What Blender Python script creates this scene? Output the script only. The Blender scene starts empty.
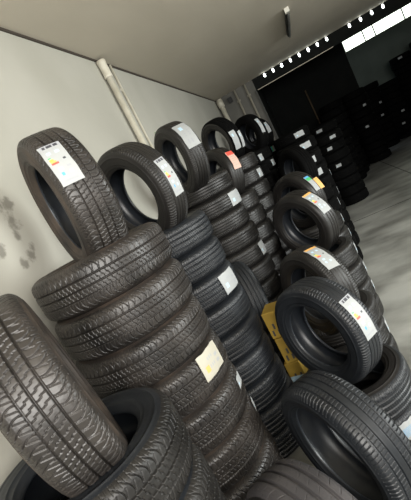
import bpy, math, random
import numpy as np
from mathutils import Matrix, Vector

random.seed(7)
SC = bpy.context.scene
COL = SC.collection
PI = math.pi
EYE = 1.77                                   # camera height above the concrete floor

# ------------------------------------------------------------------ camera
def camera_axes(yaw, pitch, roll):
    cy, sy, cp, sp = math.cos(yaw), math.sin(yaw), math.cos(pitch), math.sin(pitch)
    f = Vector((sy*cp, cy*cp, -sp)); r = Vector((cy, -sy, 0)); d = f.cross(r)
    cr, sr = math.cos(roll), math.sin(roll)
    return r*cr + d*sr, d*cr - r*sr, f
right, down, fwd = camera_axes(*[math.radians(a) for a in (-18.95, 9.3, 27.5)])
cam = bpy.data.cameras.new('camera'); camo = bpy.data.objects.new('camera', cam); COL.objects.link(camo)
m = Matrix.Identity(4)
for i in range(3):
    m[i][0] = right[i]; m[i][1] = -down[i]; m[i][2] = -fwd[i]
m[2][3] = EYE
camo.matrix_world = m
cam.sensor_fit = 'VERTICAL'; cam.sensor_height = 36; cam.lens = 395/500*36
cam.clip_start = .02; cam.clip_end = 100
SC.camera = camo

# ------------------------------------------------------------------ world and light
w = bpy.data.worlds.new('world'); SC.world = w; w.use_nodes = True
bg = w.node_tree.nodes['Background']; bg.inputs[0].default_value = (.72, .86, 1.0, 1); bg.inputs[1].default_value = .24

def area(name, loc, target, sx, sy, power, color, spread=PI):
    l = bpy.data.lights.new(name, 'AREA'); l.shape = 'RECTANGLE'; l.size = sx; l.size_y = sy
    l.energy = power; l.color = color
    o = bpy.data.objects.new(name, l); COL.objects.link(o); o.location = loc
    o.rotation_euler = (Vector(target)-Vector(loc)).to_track_quat('-Z', 'Y').to_euler()
    l.spread = spread
    return o
area('daylight_from_entrance', (1.2, -1.7, 2.25), (-.5, 3.0, 1.9), 3.2, 1.5, 270, (1.0, .97, .92))
area('added_side_fill', (6.0, 2.6, 1.7), (0.3, 3.6, .0), 3.2, 2.2, 190, (.97, 1.0, .97), 1.9)  # added fill from the right to keep the floor bright, no visible source

vs = SC.view_settings
vs.view_transform = 'Standard'; vs.look = 'None'; vs.gamma = 1; vs.use_curve_mapping = False
vs.exposure = 0.0

# ------------------------------------------------------------------ materials
def new_mat(name):
    mt = bpy.data.materials.new(name); mt.use_nodes = True
    nt = mt.node_tree; return mt, nt, nt.nodes['Principled BSDF']
def flat(name, c, rough=.6, metal=0., spec=.5):
    mt, nt, b = new_mat(name)
    b.inputs['Base Color'].default_value = (*c, 1); b.inputs['Roughness'].default_value = rough
    b.inputs['Metallic'].default_value = metal; b.inputs['Specular IOR Level'].default_value = spec
    return mt
def glow(name, c, s):
    mt, nt, b = new_mat(name)
    b.inputs['Base Color'].default_value = (*c, 1)
    b.inputs['Emission Color'].default_value = (*c, 1); b.inputs['Emission Strength'].default_value = s
    return mt
def mottled(name, c1, c2, scale, rough=(.5, .7), lo=.35, hi=.65, bump=0., bscale=60, spec=.5, detail=6, stretch=(1,1,1)):
    mt, nt, b = new_mat(name); N, L = nt.nodes, nt.links
    tc = N.new('ShaderNodeTexCoord'); mp = N.new('ShaderNodeMapping'); mp.inputs['Scale'].default_value = stretch
    L.new(tc.outputs['Object'], mp.inputs[0])
    n = N.new('ShaderNodeTexNoise'); n.inputs['Scale'].default_value = scale; n.inputs['Detail'].default_value = detail
    L.new(mp.outputs[0], n.inputs['Vector'])
    r = N.new('ShaderNodeValToRGB'); r.color_ramp.elements[0].position = lo; r.color_ramp.elements[1].position = hi
    r.color_ramp.elements[0].color = (*c1, 1); r.color_ramp.elements[1].color = (*c2, 1)
    L.new(n.outputs['Fac'], r.inputs[0]); L.new(r.outputs[0], b.inputs['Base Color'])
    mr = N.new('ShaderNodeMapRange'); mr.inputs['To Min'].default_value = rough[0]; mr.inputs['To Max'].default_value = rough[1]
    L.new(n.outputs['Fac'], mr.inputs[0]); L.new(mr.outputs[0], b.inputs['Roughness'])
    b.inputs['Specular IOR Level'].default_value = spec
    if bump:
        n2 = N.new('ShaderNodeTexNoise'); n2.inputs['Scale'].default_value = bscale; n2.inputs['Detail'].default_value = 3
        L.new(tc.outputs['Object'], n2.inputs['Vector'])
        bp = N.new('ShaderNodeBump'); bp.inputs['Strength'].default_value = bump; bp.inputs['Distance'].default_value = .01
        L.new(n2.outputs['Fac'], bp.inputs['Height']); L.new(bp.outputs[0], b.inputs['Normal'])
    return mt

M = {}
M['rubber_dusty'] = mottled('dusty worn rubber', (.012,.0105,.0095), (.034,.029,.0255), 7, (.30,.46), bump=.10, bscale=90)
M['rubber_dusty_side'] = mottled('dusty brown sidewall rubber', (.014,.012,.011), (.055,.040,.030), 9, (.5,.7), .35, .7, bump=.1)
M['rubber'] = mottled('black tread rubber', (.0085,.0078,.0072), (.018,.0165,.015), 6, (.36,.52), spec=.42, bump=.08)
M['rubber_side'] = mottled('black sidewall rubber', (.009,.008,.0075), (.016,.0145,.0135), 5, (.40,.55), spec=.4, bump=.05)
M['rubber_cool'] = mottled('blue black rubber', (.0075,.0088,.011), (.014,.0165,.020), 6, (.34,.5), bump=.08)
M['rubber_grey'] = mottled('greyish tread rubber', (.036,.034,.036), (.058,.054,.056), 6, (.5,.65), bump=.1)
M['rubber_far'] = mottled('shade darkened tire rubber', (.002,.002,.002), (.004,.004,.004), 4, (.75,.9), spec=.06)  # dimness of the far end put into the colour of distant tires
M['liner'] = mottled('smooth inner rubber', (.012,.014,.018), (.022,.026,.032), 8, (.28,.42))

# ------------------------------------------------------------------ helpers
def tag(o, label=None, cat=None, group=None, kind=None):
    if label: o['label'] = label
    if cat: o['category'] = cat
    if group: o['group'] = group
    if kind: o['kind'] = kind
    return o
def link_mesh(name, me, parent=None):
    o = bpy.data.objects.new(name, me); COL.objects.link(o); o.parent = parent
    return o
def mesh(name, V, F, mats, smooth=True, fm=None):
    me = bpy.data.meshes.new(name); me.from_pydata([tuple(v) for v in V], [], [tuple(f) for f in F]); me.update()
    for mt in (mats if isinstance(mats, (list, tuple)) else [mats]): me.materials.append(mt)
    if smooth: me.polygons.foreach_set('use_smooth', [True]*len(me.polygons))
    if fm is not None: me.polygons.foreach_set('material_index', list(fm))
    return me
def box(x0, y0, z0, x1, y1, z1):
    V = [(x,y,z) for x in (x0,x1) for y in (y0,y1) for z in (z0,z1)]
    return V, [(0,1,3,2),(4,6,7,5),(0,4,5,1),(2,3,7,6),(0,2,6,4),(1,5,7,3)]
def boxes(lst):
    V, F = [], []
    for b in lst:
        v, f = box(*b); n = len(V); V += v; F += [tuple(i+n for i in q) for q in f]
    return V, F
def tube(p0, p1, r, n=20, caps=True):
    p0, p1 = Vector(p0), Vector(p1); a = (p1-p0).normalized()
    u = a.orthogonal().normalized(); v = a.cross(u)
    V = [tuple(p + (u*math.cos(2*PI*i/n) + v*math.sin(2*PI*i/n))*r) for p in (p0, p1) for i in range(n)]
    F = [(i, (i+1) % n, n+(i+1) % n, n+i) for i in range(n)]
    if caps: F += [tuple(range(n-1, -1, -1)), tuple(range(n, 2*n))]
    return V, F
def tubes(lst, n=20):
    V, F = [], []
    for p0, p1, r in lst:
        v, f = tube(p0, p1, r, n); k = len(V); V += v; F += [tuple(i+k for i in q) for q in f]
    return V, F
def bevel(o, wd=.004, seg=2):
    b = o.modifiers.new('bevel', 'BEVEL'); b.width = wd; b.segments = seg; b.limit_method = 'ANGLE'; b.angle_limit = .9

# ------------------------------------------------------------------ the room
LW = -1.37; CZ = EYE+1.41; FY = 9.4
def structure(name, geo, mt, bev=0):
    o = link_mesh(name, mesh(name, *geo, mt, smooth=False)); o['kind'] = 'structure'
    if bev: bevel(o, bev)
    return o

def wall_mat():
    mt, nt, b = new_mat('stained plaster'); N, L = nt.nodes, nt.links
    geo = N.new('ShaderNodeTexCoord')
    n = N.new('ShaderNodeTexNoise'); n.inputs['Scale'].default_value = 1.3; n.inputs['Detail'].default_value = 4
    L.new(geo.outputs['Object'], n.inputs['Vector'])
    r = N.new('ShaderNodeValToRGB'); r.color_ramp.elements[0].position = .3; r.color_ramp.elements[1].position = .7
    r.color_ramp.elements[0].color = (.37,.36,.31,1); r.color_ramp.elements[1].color = (.43,.42,.37,1)
    L.new(n.outputs['Fac'], r.inputs[0])
    # damp patches: soft discs broken up by noise
    n2 = N.new('ShaderNodeTexNoise'); n2.inputs['Scale'].default_value = 16; n2.inputs['Detail'].default_value = 5
    n2.inputs['Roughness'].default_value = .65
    L.new(geo.outputs['Object'], n2.inputs['Vector'])
    acc = None
    for (y, z, rad) in ((1.655, 2.10, .09), (1.63, 2.02, .10), (1.60, 1.93, .06), (1.62, 1.82, .07), (1.55, 1.80, .06), (1.66, 1.855, .05), (1.46, 1.90, .07)):
        d = N.new('ShaderNodeVectorMath'); d.operation = 'DISTANCE'; L.new(geo.outputs['Object'], d.inputs[0])
        d.inputs[1].default_value = (LW, y, z)
        mr = N.new('ShaderNodeMapRange'); mr.inputs['From Min'].default_value = 0; mr.inputs['From Max'].default_value = rad
        mr.inputs['To Min'].default_value = .60; mr.inputs['To Max'].default_value = 0
        L.new(d.outputs['Value'], mr.inputs[0])
        if acc is None: acc = mr.outputs[0]
        else:
            mx = N.new('ShaderNodeMath'); mx.operation = 'MAXIMUM'; L.new(acc, mx.inputs[0]); L.new(mr.outputs[0], mx.inputs[1]); acc = mx.outputs[0]
    ad = N.new('ShaderNodeMath'); ad.operation = 'ADD'; L.new(acc, ad.inputs[0]); L.new(n2.outputs['Fac'], ad.inputs[1])
    st = N.new('ShaderNodeMapRange'); st.inputs['From Min'].default_value = .78; st.inputs['From Max'].default_value = .98
    L.new(ad.outputs[0], st.inputs[0])
    mix = N.new('ShaderNodeMix'); mix.data_type = 'RGBA'
    L.new(st.outputs[0], mix.inputs['Factor']); L.new(r.outputs[0], mix.inputs['A']); mix.inputs['B'].default_value = (.21,.20,.17,1)
    L.new(mix.outputs['Result'], b.inputs['Base Color'])
    b.inputs['Roughness'].default_value = .75
    return mt
M['wall'] = wall_mat()
M['ceiling'] = mottled('grey ceiling sheet', (.50,.455,.37), (.58,.53,.44), 1.1, (.7,.85), stretch=(1,.35,1))
M['floor'] = mottled('worn polished concrete', (.17,.168,.15), (.47,.475,.44), 1.3, (.30,.55), .33, .62, bump=.04, bscale=40, detail=8, stretch=(1,1.6,1))
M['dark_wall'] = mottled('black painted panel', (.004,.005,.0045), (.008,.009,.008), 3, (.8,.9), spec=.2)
M['green_wall'] = mottled('dark green grey plaster', (.10,.125,.105), (.14,.17,.145), 1.2, (.7,.85))
M['grey_wall'] = mottled('dull grey plaster', (.10,.098,.085), (.14,.135,.12), 2, (.7,.8))
M['joint'] = flat('joint filler', (.05,.05,.045), .9)
M['trim'] = flat('dark brown strip', (.045,.035,.026), .7)
M['pvc'] = mottled('aged white pipe', (.50,.47,.38), (.60,.57,.48), 9, (.4,.55))
M['metal_dark'] = flat('dark metal', (.03,.03,.03), .5, .6)
M['steel'] = flat('bare steel edge', (.42,.38,.30), .4, .3)
M['steel_dull'] = flat('dull steel edge', (.05,.05,.045), .6)

structure('floor', box(-1.55, -3.2, -.1, 8, 17, 0), M['floor'])
structure('wall_left', box(LW-.15, -3.2, 0, LW, FY, CZ), M['wall'])
structure('ceiling', box(-1.52, -3.2, CZ, 8, FY+.12, CZ+.1), M['ceiling'])
structure('wall_far', boxes([(LW-.15, FY, 0, -.45, FY+.12, CZ)]), M['grey_wall'])
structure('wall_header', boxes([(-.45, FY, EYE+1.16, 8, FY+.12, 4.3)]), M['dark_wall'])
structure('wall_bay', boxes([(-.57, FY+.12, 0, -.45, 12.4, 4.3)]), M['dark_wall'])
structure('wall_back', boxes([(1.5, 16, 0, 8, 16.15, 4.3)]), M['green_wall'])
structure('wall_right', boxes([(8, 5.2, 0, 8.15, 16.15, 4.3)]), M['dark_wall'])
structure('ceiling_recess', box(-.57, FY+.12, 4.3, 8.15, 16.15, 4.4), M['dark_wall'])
# dark slatted shutter closing the bay behind the header
sh = []
zz = 0
while zz < 4.25:
    sh.append((-.45, 12.40, zz, 1.93, 12.46, zz+.10)); sh.append((-.45, 12.415, zz+.10, 1.93, 12.48, zz+.12)); zz += .12
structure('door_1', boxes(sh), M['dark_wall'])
structure('trim_1', box(LW, -3.2, CZ-.018, LW+.012, FY, CZ), M['trim'])
structure('trim_2', box(-.42, FY-.035, EYE+1.148, 1.30, FY-.002, EYE+1.16), M['steel'])
structure('trim_3', box(-.485, FY-.03, 0, -.45, FY-.002, EYE+1.16), M['steel_dull'])
structure('trim_4', boxes([(-.9, 6.755, .0004, 8, 6.773, .0016), (1.575, 6.78, .0004, 1.59, 15, .0016), (1.9, 2.0, .0004, 1.915, 6.75, .0016)]), M['joint'])

# strip window high in the back wall of the recess
M['pane'] = glow('daylit pane', (.90,1.0,.86), 3.2)
M['wframe'] = flat('grey window frame', (.16,.18,.14), .6)
K = 16/9.4
wx0, wx1, wz0, wz1 = 1.475*K, 6.5, EYE+.935*K, EYE+1.185*K
win = structure('window_1', boxes([(wx0-.05, 15.93, wz0-.05, wx1, 15.99, wz0), (wx0-.05, 15.93, wz1, wx1, 15.99, wz1+.05), (wx0-.05, 15.93, wz0, wx0, 15.99, wz1)]
     + [(x*K-.018, 15.93, wz0, x*K+.018, 15.985, wz1) for x in (1.885, 2.09, 2.66, 3.2)]), M['wframe'])
xs = [wx0] + [x*K for x in (1.885, 2.09, 2.66, 3.2)] + [wx1]
for a, b in zip(xs[:-1], xs[1:]):
    o = link_mesh('pane', mesh('pane', *box(a+.015, 15.96, wz0, b-.015, 15.97, wz1), M['pane'], smooth=False), win); o['kind'] = 'structure'

# ------------------------------------------------------------------ things on the walls and the ceiling
M['lamp_glow'] = glow('bright lamp lens', (.93,1.0,.95), 9)
xsl = [-.16 + i*.2 for i in range(8)] + [1.72, 1.945, 2.17, 2.39]
for i, x in enumerate(xsl):
    r = bpy.data.objects.new('header_lamp', None); COL.objects.link(r); r.location = (x, FY, EYE+1.36)
    where = ('first lamp from the left', 'second lamp from the left', 'third lamp from the left', 'fourth lamp from the left', 'fifth lamp from the left',
             'sixth lamp from the left', 'seventh lamp from the left', 'eighth lamp, just left of the gap', 'ninth lamp, just right of the gap',
             'tenth lamp, second right of the gap', 'eleventh lamp, second from the right end', 'twelfth lamp, at the right end')[i]
    tag(r, where+' in the bright row under the far ceiling edge', 'lamp', 'row of lamps under the far ceiling edge')
    link_mesh('housing', mesh('lamp_housing', *boxes([(-.035,-.03,-.06,.035,0,.045), (-.02,-.03,.045,.02,0,.05)]), M['metal_dark'], smooth=False), r)
    V, F = [], []
    for k, (dy, rr) in enumerate(((-.031, 1.0), (-.045, .85), (-.052, .45))):
        V += [(math.cos(t*PI/8)*.022*rr, dy, math.sin(t*PI/8)*.040*rr-.008) for t in range(16)]
    F = [(k*16+t, k*16+(t+1) % 16, k*16+16+(t+1) % 16, k*16+16+t) for k in range(2) for t in range(16)] + [tuple(range(32, 48))]
    link_mesh('lens', mesh('lamp_lens', V, F, M['lamp_glow']), r)

# waste pipe with coupling and thin conduit on the left wall
r = bpy.data.objects.new('drain_pipe', None); COL.objects.link(r); r.location = (LW+.045, 3.69, 0)
tag(r, 'off white drain pipe with thick top coupling running up the left wall', 'pipe')
link_mesh('pipe', mesh('pipe', *tube((0,0,0), (0,-.0,EYE+1.24), .029, 28), M['pvc']), r)
Vc, Fc = [], []
for z, rr in ((0,.030),(.004,.043),(.02,.043),(.024,.040),(.13,.040),(.135,.044),(.165,.044),(.17,.03)):
    Vc += [(rr*math.cos(2*PI*k/28), rr*math.sin(2*PI*k/28), EYE+1.215+z) for k in range(28)]
Fc = [(a*28+k, a*28+(k+1) % 28, a*28+28+(k+1) % 28, a*28+28+k) for a in range(7) for k in range(28)]
link_mesh('coupling', mesh('coupling', Vc, Fc, M['pvc']), r)
r = bpy.data.objects.new('wall_conduit', None); COL.objects.link(r); r.location = (LW+.014, 3.96, 0)
tag(r, 'thin pale conduit on the left wall just right of the drain pipe', 'conduit')
link_mesh('conduit', mesh('conduit', *tube((0,0,0), (0,0,CZ-.01), .0125, 16), M['pvc']), r)
V, F = boxes([(-.013,-.024,z,-.001,.024,z+.025) for z in (.6,1.4,2.2,2.9)])
link_mesh('clip', mesh('clip', V, F, M['pvc'], smooth=False), r)

# corner pipe and far wall conduits
r = bpy.data.objects.new('drain_pipe', None); COL.objects.link(r); r.location = (-1.27, 9.28, 0)
tag(r, 'white pipe with collar standing in the far left corner of the room', 'pipe')
link_mesh('pipe', mesh('corner_pipe', *tube((0,0,0), (0,0,EYE+1.3), .05, 24), M['pvc']), r)
link_mesh('coupling', mesh('corner_coupling', *tubes([((0,0,EYE+1.2),(0,0,EYE+1.36),.07), ((0,0,EYE+1.36),(0,0,EYE+1.385),.055)], 24), M['pvc']), r)
tag(link_mesh('junction_box', mesh('junction_box', *box(-1.10,9.33,EYE+1.20,-1.0,9.395,EYE+1.32), M['metal_dark'], smooth=False)), 'small black box high on the far wall beside corner pipe', 'electrical box')
M['conduit_grey'] = flat('dull pale conduit', (.33,.31,.25), .5)
for x, lb in ((-.885, 'left one of two pale conduits on the grey far wall'), (-.635, 'right one of two pale conduits on the grey far wall')):
    r = bpy.data.objects.new('wall_conduit', None); COL.objects.link(r); r.location = (x, 9.365, 0)
    tag(r, lb, 'conduit')
    link_mesh('conduit', mesh('far_conduit', *tube((0,0,0), (0,0,CZ-.01), .022, 14), M['conduit_grey']), r)
    link_mesh('clip', mesh('far_clip', *boxes([(-.04,-.005,z,.04,.03,z+.04) for z in (1.,2.,2.9)]), M['conduit_grey'], smooth=False), r)
# brownish diagonal bar against the shutter
tag(link_mesh('wall_bar', mesh('wall_bar', *tube((.61, 12.36, EYE+.86), (.65, 12.36, 0), .02, 12), flat('tan bar', (.12,.085,.05), .5))), 'thin brown vertical bar in front of the dark shutter', 'bar')
# switched off tube fitting on the ceiling
r = bpy.data.objects.new('ceiling_batten', None); COL.objects.link(r); r.location = (.47, 6.4, CZ)
tag(r, 'dark switched off batten light with white end on the grey ceiling', 'ceiling light')
link_mesh('housing', mesh('batten_housing', *box(-.026,-.58,-.05,.026,.78,0), M['metal_dark'], smooth=False), r)
link_mesh('end_cap', mesh('batten_cap', *box(-.03,-.66,-.056,.03,-.58,0), flat('white cap', (.7,.68,.6), .5), smooth=False), r)
link_mesh('lamp_tube', mesh('batten_tube', *tube((0,-.6,-.07),(0,.73,-.07),.014,14), flat('unlit tube', (.08,.08,.075), .3)), r)
# small green and white sign on wall
r = bpy.data.objects.new('wall_sign', None); COL.objects.link(r); r.location = (LW+.004, 4.31, EYE+.66)
tag(r, 'small pale sign with green marks on wall above the upright tires', 'sign')
link_mesh('plate', mesh('sign_plate', *box(0,-.045,-.03,.006,.045,.03), flat('sign white', (.42,.44,.34), .5), smooth=False), r)
link_mesh('sign_symbol', mesh('sign_symbol', *boxes([(.006,-.035,.0,.0075,-.012,.02),(.006,-.028,-.02,.0075,-.018,0),(.006,-.004,-.016,.0075,.036,-.002),(.006,.004,.006,.0075,.03,.018)]), flat('sign green', (.02,.13,.05), .5), smooth=False), r)

# ------------------------------------------------------------------ tires
# half profile of the tread crown (axial distance, radius)
CR_Z = np.array([0,.02,.04,.055,.066,.074,.080,.085,.0885])
CR_R = np.array([.3100,.3098,.3090,.3078,.3058,.3022,.2970,.2905,.2840])
def saw(t): return t-np.floor(t)
def band(x, c, hw): return np.clip(2.4-np.abs(x-c)/hw*1.9, 0, 1)

def tread_depth(kind, th, z):
    """th angle, z axial metres -> groove depth in metres"""
    s = z/.078; a = np.abs(s); d = np.zeros_like(th+z)
    n = 96
    t = th*n/(2*PI)
    if kind == 'touring':
        for c in (-.44, -.02, .43): d = np.maximum(d, band(s, c, .030)*.009)
        # short stepped slots across both centre ribs
        for lo, hi, ph in ((-.44,-.02,0.), (-.02,.43,.5)):
            u = (s-lo)/(hi-lo); inside = (u > .0) & (u < 1.)
            st = saw(t + ph + .30*u)
            d = np.maximum(d, inside*(u < .52)*band(st, .4, .065)*.005)
            d = np.maximum(d, inside*(u > .48)*band(saw(st+.25), .4, .065)*.005)
            d = np.maximum(d, inside*band(u, .5, .03)*((st > .08) & (st < .42))*.005)
        # arched slots on the shoulders
        for sg in (-1, 1):
            u = np.clip((s*sg-.45)/.62, 0, 1); inside = (s*sg > .45) & (s*sg < 1.13)
            st = saw(t*.75*sg + .75*(u-.35)**2*2.2 + .2*u + (0 if sg > 0 else .3))
            d = np.maximum(d, inside*band(st, .5, .05)*.0065*np.clip((1.12-u)*3.5, .2, 1))
            st2 = saw(t*.75*sg - .55*u + .05)
            d = np.maximum(d, inside*(u > .02)*(u < .62)*band(st2, .5, .036)*.0035)
            st3 = saw(t*1.5*sg + .3*u); d = np.maximum(d, inside*(u > .72)*band(st3, .5, .06)*.003)
    elif kind == 'ribbed':
        for c in (-.62, -.22, .20, .60): d = np.maximum(d, band(s, c, .042)*.008)
        st = saw(t*1.4 + s*1.4)
        d = np.maximum(d, (a < .56)*band(st, .5, .09)*.0035)
        st = saw(t*1.4 - a*.8); d = np.maximum(d, (a > .68)*(a < 1.08)*band(st, .5, .08)*.005)
    elif kind == 'sport':
        for c in (-.60, -.20, .20, .58): d = np.maximum(d, band(s, c, .030)*.008)
        st = saw(t*1.2 + s*.5)
        d = np.maximum(d, (a > .22)*(a < .57)*band(saw(st+.3*(s > 0)), .5, .085)*(saw(st) > -1)*.002)
        
        st = saw(t*1.15 + a*.35*np.sign(s)); d = np.maximum(d, (a > .70)*(a < 1.12)*band(st, .5, .085)*.006)
    elif kind == 'comfort':
        for c in (-.54, .0, .54): d = np.maximum(d, band(s, c, .070)*.011)
        st = saw(t*.5 + s*1.2); d = np.maximum(d, (a > .14)*(a < .40)*band(st, .5, .02)*.002)
        st = saw(t*.5 - a*1.5); d = np.maximum(d, (a > .72)*(a < 1.1)*band(st, .5, .03)*.003)
    elif kind == 'fine':
        for c in (-.5, -.16, .16, .5): d = np.maximum(d, band(s, c, .035)*.006)
        st = saw(t*1.2 + s*.7); d = np.maximum(d, (a > .55)*(a < 1.08)*band(st, .5, .1)*.004)
    elif kind == 'plain':
        for c in (-.4, 0, .4): d = np.maximum(d, band(s, c, .07)*.006)
    return d

def revolve(R, Z):
    """R, Z arrays (ntheta, nprofile) -> verts, quads, closed in theta"""
    nt, npf = R.shape
    th = np.linspace(0, 2*PI, nt, endpoint=False)[:, None]
    V = np.stack([R*np.cos(th), R*np.sin(th), np.broadcast_to(Z, R.shape)], -1).reshape(-1, 3)
    i = np.arange(nt)[:, None]; j = np.arange(npf-1)[None, :]
    a = i*npf+j; b = ((i+1) % nt)*npf+j
    F = np.stack([a, b, b+1, a+1], -1).reshape(-1, 4)
    return V, F
def np_mesh(name, V, F, mats, smooth=True):
    me = bpy.data.meshes.new(name)
    me.vertices.add(len(V)); me.vertices.foreach_set('co', V.astype(np.float32).ravel())
    me.loops.add(F.size); me.loops.foreach_set('vertex_index', F.astype(np.int32).ravel())
    me.polygons.add(len(F)); me.polygons.foreach_set('loop_start', np.arange(0, F.size, 4, dtype=np.int32))
    me.polygons.foreach_set('loop_total', np.full(len(F), 4, dtype=np.int32))
    me.update(calc_edges=True); me.validate()
    for mt in mats: me.materials.append(mt)
    me.polygons.foreach_set('use_smooth', [smooth]*len(F))
    return me

SIDE = [(.0885,.2840),(.0915,.276),(.0938,.268),(.0948,.2675),(.0950,.2655),(.0950,.2635),(.0940,.2625),(.0950,.252),(.0945,.240),(.0928,.231),(.0932,.229),(.0930,.2265),(.0912,.2255),(.0885,.2185),(.0855,.2125),(.0862,.2105),(.0850,.2085),(.0820,.2065),(.0770,.2010),(.0735,.1965),(.0700,.1925),(.0655,.1905)]
LINER = [(.0655,.1905),(.0600,.1915),(.0575,.1950),(.0600,.2010),(.0680,.2120),(.0760,.2260),(.0800,.2440),(.0790,.2600),(.0720,.2750),(.0600,.2870),(.0400,.2950),(.0200,.2975),(0,.2980)]

TREADS, SIDES, LINERS, WHOLE = {}, {}, {}, {}
def tread_mesh(kind, rub, nt, nz):
    key = (kind, rub, nt)
    if key not in TREADS:
        z = np.linspace(-.0885, .0885, nz)[None, :]
        th = np.linspace(0, 2*PI, nt, endpoint=False)[:, None]
        R = np.interp(np.abs(z), CR_Z, CR_R) + 0*th
        R = R - tread_depth(kind, th, z)
        V, F = revolve(R, z)
        TREADS[key] = np_mesh('tread_'+kind, V, F, [M[rub]])
    return TREADS[key]
def rim_shift(r, low):
    # low profile tires have a wider rim opening and a narrower sidewall
    return np.where(r < .284, .284-(.284-r)*.70, r) if low else r
def side_mesh(rub, low=False, nt=192):
    if (rub, low) not in SIDES:
        z = np.array([p[0] for p in SIDE])[None, :]; R = rim_shift(np.array([p[1] for p in SIDE]), low)[None, :] + np.zeros((nt, 1))
        V, F = revolve(R, z)
        SIDES[(rub, low)] = np_mesh('sidewall', V, F, [M[rub]])
    return SIDES[(rub, low)]
def liner_mesh(low=False, nt=96):
    if low not in LINERS:
        P = LINER + [(-a, b) for a, b in LINER[-2::-1]]
        z = np.array([p[0] for p in P])[None, :]; R = rim_shift(np.array([p[1] for p in P]), low)[None, :] + np.zeros((nt, 1))
        V, F = revolve(R, z); LINERS[low] = np_mesh('inner_liner', V, F, [M['liner']])
    return LINERS[low]
def whole_mesh(rub, nt=64, kind='plain'):
    """a far tire in one closed skin"""
    if (rub, kind) not in WHOLE:
        z1 = np.linspace(-.0885, .0885, 29)
        th = np.linspace(0, 2*PI, nt, endpoint=False)[:, None]
        Rt = np.interp(np.abs(z1), CR_Z, CR_R)[None, :] - tread_depth(kind, th, z1[None, :])
        S = SIDE[1::3] + [SIDE[-1]]; Ln = LINER[1::2]
        up = np.array([p for p in S]); ln = [tuple(p) for p in Ln] + [(-a, b) for a, b in Ln[-2::-1]]
        zz = np.concatenate([z1, up[:,0], [p[0] for p in ln], -up[::-1,0], [z1[0]]])
        rr = np.concatenate([up[:,1], [p[1] for p in ln], up[::-1,1]])
        R = np.concatenate([Rt, np.broadcast_to(rr, (nt, len(rr))), Rt[:, :1]], 1)
        V, F = revolve(R, zz[None, :]); WHOLE[(rub, kind)] = np_mesh('tire', V, F, [M[rub]])
    return WHOLE[(rub, kind)]

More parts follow.
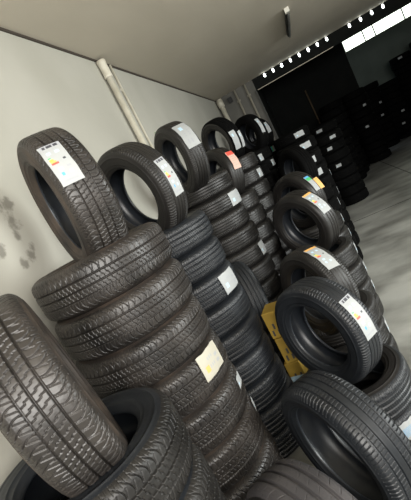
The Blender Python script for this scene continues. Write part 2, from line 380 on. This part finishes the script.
# paper tread labels: a cell grid bent round the tread, each cell one ink
INKS = [flat('label paper', (.36,.375,.375), .6), flat('label ink dark', (.05,.05,.06), .6), flat('label orange', (.72,.40,.12), .6),
        flat('label yellow', (.80,.62,.08), .6), flat('label green', (.06,.42,.14), .6), flat('label blue', (.10,.35,.62), .6),
        flat('label grey print', (.33,.34,.36), .6), flat('label red', (.70,.10,.07), .6), flat('label cream', (.42,.40,.33), .6),
        flat('label pink', (.66,.42,.34), .6), flat('label pale blue', (.45,.62,.74), .6)]
def label_mesh(style, L, W, seed, R=.3118):
    """L along the tread (metres of arc), W across it"""
    rnd = random.Random(seed); nx, ny = 44, 16
    base = {'eu':0, 'eu_orange':0, 'white':0, 'cream':8, 'red':9, 'green':0, 'yellow':3, 'print':0, 'orange':2}[style]
    def ink(i, j):
        x = i/nx; y = j/ny
        if not (.04 < y < .96): return base
        if style in ('eu', 'eu_orange'):
            if x < .09:
                if style == 'eu_orange': return 2
                return 1 if (.15 < y < .85 and .02 < x < .07 and (j % 5 != 0)) else 6
            if .12 < x < .15: return 6 if (y*9 % 1 < .5 and y < .7) else base
            if .20 < x < .26 and (.15 < y < .32 or .55 < y < .75): return 10
            if .32 < x < .52:
                k = int((x-.32)/.05)
                if y < .24+.06*k and y > .12 and ((x-.32)/.05) % 1 < .8: return (4, 3, 2, 7)[min(k,3)]
                if .66 < y < .80 and .42 < x < .46: return 1
                return base
            if .60 < x < .66 and .2 < y < .4: return 10
            if .60 < x < .64 and .62 < y < .78: return 6
            if .72 < x < .78 and (.2 < y < .36 or .58 < y < .75): return 5 if (style == 'eu' and y < .5) else 10
            if style == 'eu' and .88 < x < .92: return 6 if .15 < y < .8 else base
            return base
        if style == 'red':
            if x < .24: return 7
            if .32 < x < .9 and .2 < y < .8 and (i % 5 == 0): return 8
            return base
        if style == 'green':
            if x < .10: return 5
            if x < .30: return 4
            return 6 if (.45 < x < .9 and .3 < y < .7 and i % 5 == 0) else base
        if style in ('white', 'cream'):
            if .15 < x < .3 and .2 < y < .5: return 2 if style == 'cream' else 10
            if .35 < x < .6 and .25 < y < .75 and (i % 4 < 2) and (j % 5 < 2): return 6
            if .7 < x < .85 and .2 < y < .7 and j % 4 < 2: return 6
            return base
        if style == 'yellow':
            return 1 if (.25 < x < .75 and .35 < y < .6 and (i*j) % 3) else base
        if style == 'print':
            return 5 if (.2 < x < .8 and .25 < y < .75 and (i+j) % 3 == 0) else base
        return base
    V, F, fm = [], [], []
    wav = [rnd.uniform(-.02, .02) for _ in range(6)]
    def edge(x): return wav[0]*math.sin(9*x+wav[1]*90)+wav[2]*math.sin(17*x+wav[3]*90)
    for lay, dr in ((0, .0006), (1, 0)):
        for i in range(nx+1):
            for j in range(ny+1):
                x, y = i/nx, j/ny
                yy = (y-.5)*W*(1+edge(x+(.4 if y > .5 else 0))*1.6); xx = (x-.5)*L + (y-.5)*.010*wav[4]/.02
                lift = .0014*max(0, abs(x-.5)*2-.86)/.14
                rr = np.interp(abs(yy), CR_Z, CR_R) + (R-.31) + dr + lift
                a = xx/R
                V.append((rr*math.cos(a), rr*math.sin(a), yy))
    n1 = (nx+1)*(ny+1)
    for i in range(nx):
        for j in range(ny):
            q = i*(ny+1)+j
            F.append((q, q+ny+1, q+ny+2, q+1)); fm.append(ink(i, j))
            F.append((q+n1, q+1+n1, q+ny+2+n1, q+ny+1+n1)); fm.append(base)
    rim = [i*(ny+1) for i in range(nx+1)] + [nx*(ny+1)+j for j in range(1, ny+1)] + [i*(ny+1)+ny for i in range(nx-1, -1, -1)] + [j for j in range(ny-1, 0, -1)]
    for a, b in zip(rim, rim[1:]+rim[:1]): F.append((a, a+n1, b+n1, b)); fm.append(base)
    me = mesh('tread_label', V, F, INKS, smooth=False, fm=fm)
    return me

LABELN = [0]
def add_label(root, style, theta, z, L, W, flip=False, twist=0, text=None):
    """a paper label stuck to the tread at angle theta (in the tire's own frame) and axial offset z"""
    LABELN[0] += 1
    o = link_mesh('tread_label', label_mesh(style, L, W, LABELN[0]), root)
    o.rotation_euler = (0, 0, theta)
    if flip: o.rotation_euler = (PI, 0, theta)
    o.location = (0, 0, z)
    o['label'] = text or {'eu':'white paper tire label with coloured rating bars', 'eu_orange':'white paper tire label with orange end', 'white':'white paper label with faint print',
                  'cream':'cream paper label with orange mark', 'red':'pink paper label with red end', 'green':'white paper label with green end',
                  'yellow':'yellow sticker with dark print', 'print':'white label with blue print', 'orange':'crumpled orange sticker'}[style]
    return o

def tire(label, c, az=None, el=0., kind='fine', rub='rubber', side='rubber_side', W=.19, spin=0., group=None, detail=2, low=False):
    """c is the centre with z above the floor; az None = lying flat, else the way its axis points"""
    if detail == 0: root = link_mesh('tire', whole_mesh(rub))
    else:
        root = bpy.data.objects.new('tire', None); COL.objects.link(root); root.empty_display_size = .1
    if az is None: ax = Vector((0,0,1))
    else:
        a, e = math.radians(az), math.radians(el); ax = Vector((math.cos(e)*math.cos(a), math.cos(e)*math.sin(a), math.sin(e)))
    u = ax.cross(Vector((0,0,1)))
    u = u.normalized() if u.length > 1e-3 else Vector((1,0,0))
    v = ax.cross(u)
    mt = Matrix(((u.x,v.x,ax.x,0),(u.y,v.y,ax.y,0),(u.z,v.z,ax.z,0),(0,0,0,1)))
    mt = Matrix.Translation(c) @ mt @ Matrix.Rotation(spin, 4, 'Z') @ Matrix.Diagonal((1,1,W/.19,1))
    root.matrix_world = mt
    tag(root, label, 'tire', group)
    if detail:
        nt, nz = {3:(1440, 112), 2:(720, 72), 1:(160, 41)}[detail]
        link_mesh('tread', tread_mesh(kind, rub, nt, nz), root)
        for sg in (1, -1):
            s = link_mesh('sidewall', side_mesh(side, low), root)
            if sg < 0: s.rotation_euler = (PI, 0, 0)
        link_mesh('inner_liner', liner_mesh(low), root)
    return root

ORD = ['top','second from the top','third from the top','fourth from the top','fifth from the top','sixth from the top','seventh from the top','eighth from the top','ninth from the top','tenth from the top','eleventh from the top','twelfth from the top','thirteenth from the top','fourteenth from the top']
def stack(desc, x, y, n, pitch, kind='fine', rub='rubber', side='rubber_side', detail=1, jit=.006, labels=(), group=None, sides={}, start=0):
    """n flat tires from the floor up; labels: {index from top: [(style, theta, z, L, W, flip)]}"""
    out = []
    labels = dict(labels)
    for i in range(n):
        z = pitch*(n-i-.5)
        sp = random.uniform(0, 2*PI); rnd = (random.uniform(-jit, jit), random.uniform(-jit, jit))
        lb = ('flat tire, ' + ORD[i] + ' in ' + desc) if i < n-1 else ('flat tire at the bottom of ' + desc)
        if n == 1: lb = 'flat tire lying alone on the floor ' + desc
        t = tire(lb, (x+rnd[0], y+rnd[1], z), kind=kind, rub=rub, side=sides.get(i, side), W=pitch, spin=sp, detail=detail, group=group or ('tires in ' + desc))
        for (style, th, zz, L, Wd, fl) in labels.get(i, []):
            add_label(t, style, th-sp, zz, L, Wd, fl)
        out.append(t)
    return out
#@@TIRES
# ---- wall row: stacks from the camera to the far end
S1D = 'the big front wall stack'
stack('the bottom left stack', -.955, .865, 6, .204, 'touring', 'rubber', 'rubber_cool', detail=3)
stack(S1D, -.99, 1.525, 9, .19, 'touring', 'rubber_dusty', 'rubber_dusty_side', detail=3,
      labels={3: [('cream', 5.985, .033, .15, .115, False)], 4: [('white', .10, .03, .07, .05, False)], 5: [('white', .28, .05, .05, .05, False)]})
stack('the ribbed stack behind the big front one', -1.0, 2.285, 9, .179, 'ribbed', 'rubber_cool', 'rubber_cool', detail=2,
      labels={2: [('white', 5.98, 0, .16, .13, False)]})
stack('the low stack behind the ribbed stack', -1.01, 2.922, 3, .17, 'fine', 'rubber_cool', detail=1, jit=.001)
stack('the wall stack right below the wall sign', -1.0, 3.565, 10, .176, 'fine', 'rubber', detail=2,
      labels={1: [('white', 6.0, 0, .20, .13, False)], 4: [('white', 6.1, 0, .12, .13, False)]})
stack('the stack under the red labelled tire', -.95, 4.24, 8, .18, 'fine', 'rubber', detail=1)
stack('the stack under the twice labelled tire', -.88, 4.98, 10, .179, 'fine', 'rubber', detail=1,
      labels={1: [('white', 5.9, 0, .1, .11, False)], 4: [('red', 5.95, 0, .10, .10, False)]})
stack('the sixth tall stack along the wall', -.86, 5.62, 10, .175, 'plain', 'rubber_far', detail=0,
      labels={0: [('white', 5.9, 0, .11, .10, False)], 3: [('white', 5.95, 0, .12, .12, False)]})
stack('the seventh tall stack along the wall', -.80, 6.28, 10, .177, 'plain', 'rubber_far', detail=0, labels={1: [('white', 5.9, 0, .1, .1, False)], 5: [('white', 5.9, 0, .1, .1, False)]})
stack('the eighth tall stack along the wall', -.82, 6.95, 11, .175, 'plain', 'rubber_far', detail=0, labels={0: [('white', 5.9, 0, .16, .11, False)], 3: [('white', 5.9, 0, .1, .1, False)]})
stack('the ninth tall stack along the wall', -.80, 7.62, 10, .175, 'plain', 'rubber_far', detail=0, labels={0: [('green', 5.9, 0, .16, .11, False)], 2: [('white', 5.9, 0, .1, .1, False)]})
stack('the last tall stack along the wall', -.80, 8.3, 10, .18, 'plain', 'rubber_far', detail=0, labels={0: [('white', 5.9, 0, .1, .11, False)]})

# ---- upright tires along the wall
t = tire('dusty worn tire leaning at the left edge, tread facing the camera', (-.945, .875, 1.428), 42, 5, 'touring', 'rubber_dusty', 'rubber_dusty_side', spin=.3, detail=3)
t = tire('upright tire with torn white label, tread facing us, atop the front stack', (-.95, 1.51, 1.93), 225, -1, 'touring', 'rubber_dusty', 'rubber_dusty_side', detail=3)
add_label(t, 'eu', 3.55, .03, .185, .085, True)
t = tire('upright tire with round opening and coloured label before bare wall', (-.961, 2.198, 1.85), 241, -5, 'fine', 'rubber', 'rubber_side', W=.178, detail=3)
add_label(t, 'eu', 3.183, -.012, .226, .075, True)
t = tire('upright tire with plain white label, below the small wall sign', (-.96, 3.34, 2.0), 222, 0, 'fine', 'rubber', 'rubber_side', detail=2)
add_label(t, 'white', 3.608, -.008, .25, .12, True)
t = tire('half hidden upright tire in the gap behind the ribbed wall stack', (-.90, 2.92, .765), 30, -6, 'ribbed', 'rubber_cool', 'rubber_cool', detail=2)
add_label(t, 'white', 1.5, 0, .12, .1, True)
t = tire('upright tire with a pink and red label', (-.915, 4.28, 1.69), 226, 8, 'plain', 'rubber', 'rubber_side', detail=1)
add_label(t, 'red', 3.525, -.019, .22, .09, True)
t = tire('upright tire with two white labels below the corner pipe', (-.869, 4.985, 2.04), 227, -5, 'plain', 'rubber_far', 'rubber_side', detail=1)
add_label(t, 'white', 3.0, .040, .23, .085, True); add_label(t, 'white', 2.909, -.05, .2, .04, True)
t = tire('distant thin looking upright tire near the far grey wall', (-.66, 6.34, 2.017), 225, 0, 'plain', 'rubber_far', 'rubber_far', detail=1)
add_label(t, 'white', 3.33, .0, .237, .06, True)
t = tire('distant upright tire next to the shutter frame', (-.66, 7.62, 1.99), 225, 0, 'plain', 'rubber_far', 'rubber_far', detail=1)
add_label(t, 'white', 3.33, .0, .2, .08, True)

# ---- right row
stack('under the nearest grey upright tire', -.325, .885, 1, .20, 'sport', 'rubber', detail=1)
stack('under the large foreground upright tire', -.30, 1.52, 1, .215, 'ribbed', 'rubber', detail=2)
stack('the second stack of the right row', -.29, 2.15, 2, .20, 'ribbed', 'rubber_cool', detail=2,
      labels={1: [('print', 5.30, .01, .13, .12, False)]})
stack('the third stack of the right row', -.30, 2.80, 3, .168, 'fine', 'rubber', detail=2,
      labels={1: [('white', 6.2, 0, .1, .11, False)]})
stack('the fourth stack of the right row', -.27, 3.50, 4, .185, 'fine', 'rubber', detail=2,
      labels={0: [('white', 6.25, 0, .12, .1, False)], 1: [('white', 6.25, 0, .12, .1, False)], 2: [('white', 6.25, 0, .12, .1, False)]})
stack('the fifth stack of the right row', -.26, 4.22, 5, .17, 'plain', 'rubber', detail=1,
      labels={0: [('white', 6.25, 0, .1, .1, False)], 1: [('white', 6.25, 0, .1, .1, False)]})
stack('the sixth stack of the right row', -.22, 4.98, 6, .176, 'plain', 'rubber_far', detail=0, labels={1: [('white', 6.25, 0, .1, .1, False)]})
t = tire('nearest upright tire at the bottom edge, grey with three wide grooves', (-.455, .99, .51), 228, 4, 'comfort', 'rubber_grey', 'rubber_side', detail=3)
t = tire('large foreground upright tire at lower right, many ribs, no label', (-.335, 1.44, .53), 221, -1, 'sport', 'rubber_cool', 'rubber_cool', detail=3, low=True)
t = tire('upright tire with blue and orange rating label, right row', (-.311, 2.092, .71), 228, 2.5, 'fine', 'rubber_cool', 'rubber_cool', detail=3)
add_label(t, 'eu', 3.50, .0, .236, .085, True)
t = tire('low upright tire with orange ended white label', (-.31, 2.60, .75), 219, 5, 'fine', 'rubber', 'rubber_side', detail=2)
add_label(t, 'eu_orange', 4.10, .0, .23, .09, True)
t = tire('wide open upright tire with white label, middle of right row', (-.275, 3.55, 1.0), 229, -4, 'plain', 'rubber', 'rubber_side', detail=2)
add_label(t, 'eu_orange', 3.738, .002, .24, .10, True)
t = tire('upright tire with green ended label behind the wide open one', (-.28, 4.28, 1.095), 226, -1, 'plain', 'rubber', 'rubber_side', detail=1)
add_label(t, 'green', 3.62, -.005, .19, .06, True); add_label(t, 'orange', 3.50, -.07, .13, .055, True)
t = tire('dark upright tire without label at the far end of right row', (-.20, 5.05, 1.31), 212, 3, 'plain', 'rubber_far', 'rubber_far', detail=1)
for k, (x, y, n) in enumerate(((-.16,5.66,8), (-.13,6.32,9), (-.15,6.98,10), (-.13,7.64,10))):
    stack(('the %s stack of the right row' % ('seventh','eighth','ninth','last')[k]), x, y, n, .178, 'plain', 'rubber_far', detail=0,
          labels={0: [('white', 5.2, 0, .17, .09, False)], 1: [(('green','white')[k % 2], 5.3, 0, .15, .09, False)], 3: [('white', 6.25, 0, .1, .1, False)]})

# ---- distant crowd of stacks across the hall
pts = [(.40,8.30,8),(.44,8.98,9),(.50,9.66,9),(.72,10.34,9),(0,0,0),(.90,11.02,10),(1.02,11.70,11),(1.66,11.95,11),(2.30,13.60,11),(2.95,14.05,10),(3.60,14.40,13),(2.35,14.60,11),(4.26,14.5,14)]
names = ['nearest','second','third','fourth','','fifth','sixth','seventh','eighth','ninth','tenth','eleventh','twelfth']
for k, (x, y, n) in enumerate(pts):
    if not n: continue
    rl = random.Random(k)
    lb = {}
    for i in ([0, 1, 3] if k < 3 else rl.sample(range(n), 2)): lb[i] = [('white', rl.uniform(4.3, 5.2), 0, rl.uniform(.08,.13), .06, False)]
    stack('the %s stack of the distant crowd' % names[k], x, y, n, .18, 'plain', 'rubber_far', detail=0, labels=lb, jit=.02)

# ---- yellow printed cartons between the rows
M['yellow_card'] = mottled('yellow carton', (.30,.19,.025), (.42,.27,.035), 8, (.6,.8))
for i, lb in enumerate(('lowest yellow carton in the gap between the two tire rows', 'second yellow carton up in the gap between rows', 'third yellow carton up in the gap between rows', 'topmost yellow carton in the gap between rows')):
    r = bpy.data.objects.new('carton', None); COL.objects.link(r); r.location = (-.66+.008*i, 2.50, .198*i+.003); r.rotation_euler = (0,0,.1*(-1)**i)
    tag(r, lb, 'carton', 'yellow cartons stacked in the gap')
    o = link_mesh('box_body', mesh('carton_body', *box(-.055,-.08,0,.055,.08,.194), M['yellow_card'], smooth=False), r); bevel(o, .005)
    link_mesh('print', mesh('carton_print', *boxes([(-.035+.02*k,-.0815,.02+.05*(k % 2),-.022+.02*k,-.08,.06+.05*(k % 2)) for k in range(4)]), INKS[1], smooth=False), r)
    if i == 1: link_mesh('paper_label', mesh('carton_label', *box(-.05,-.083,.01,.05,-.0805,.09), INKS[10], smooth=False), r)['label'] = 'blue white paper label'
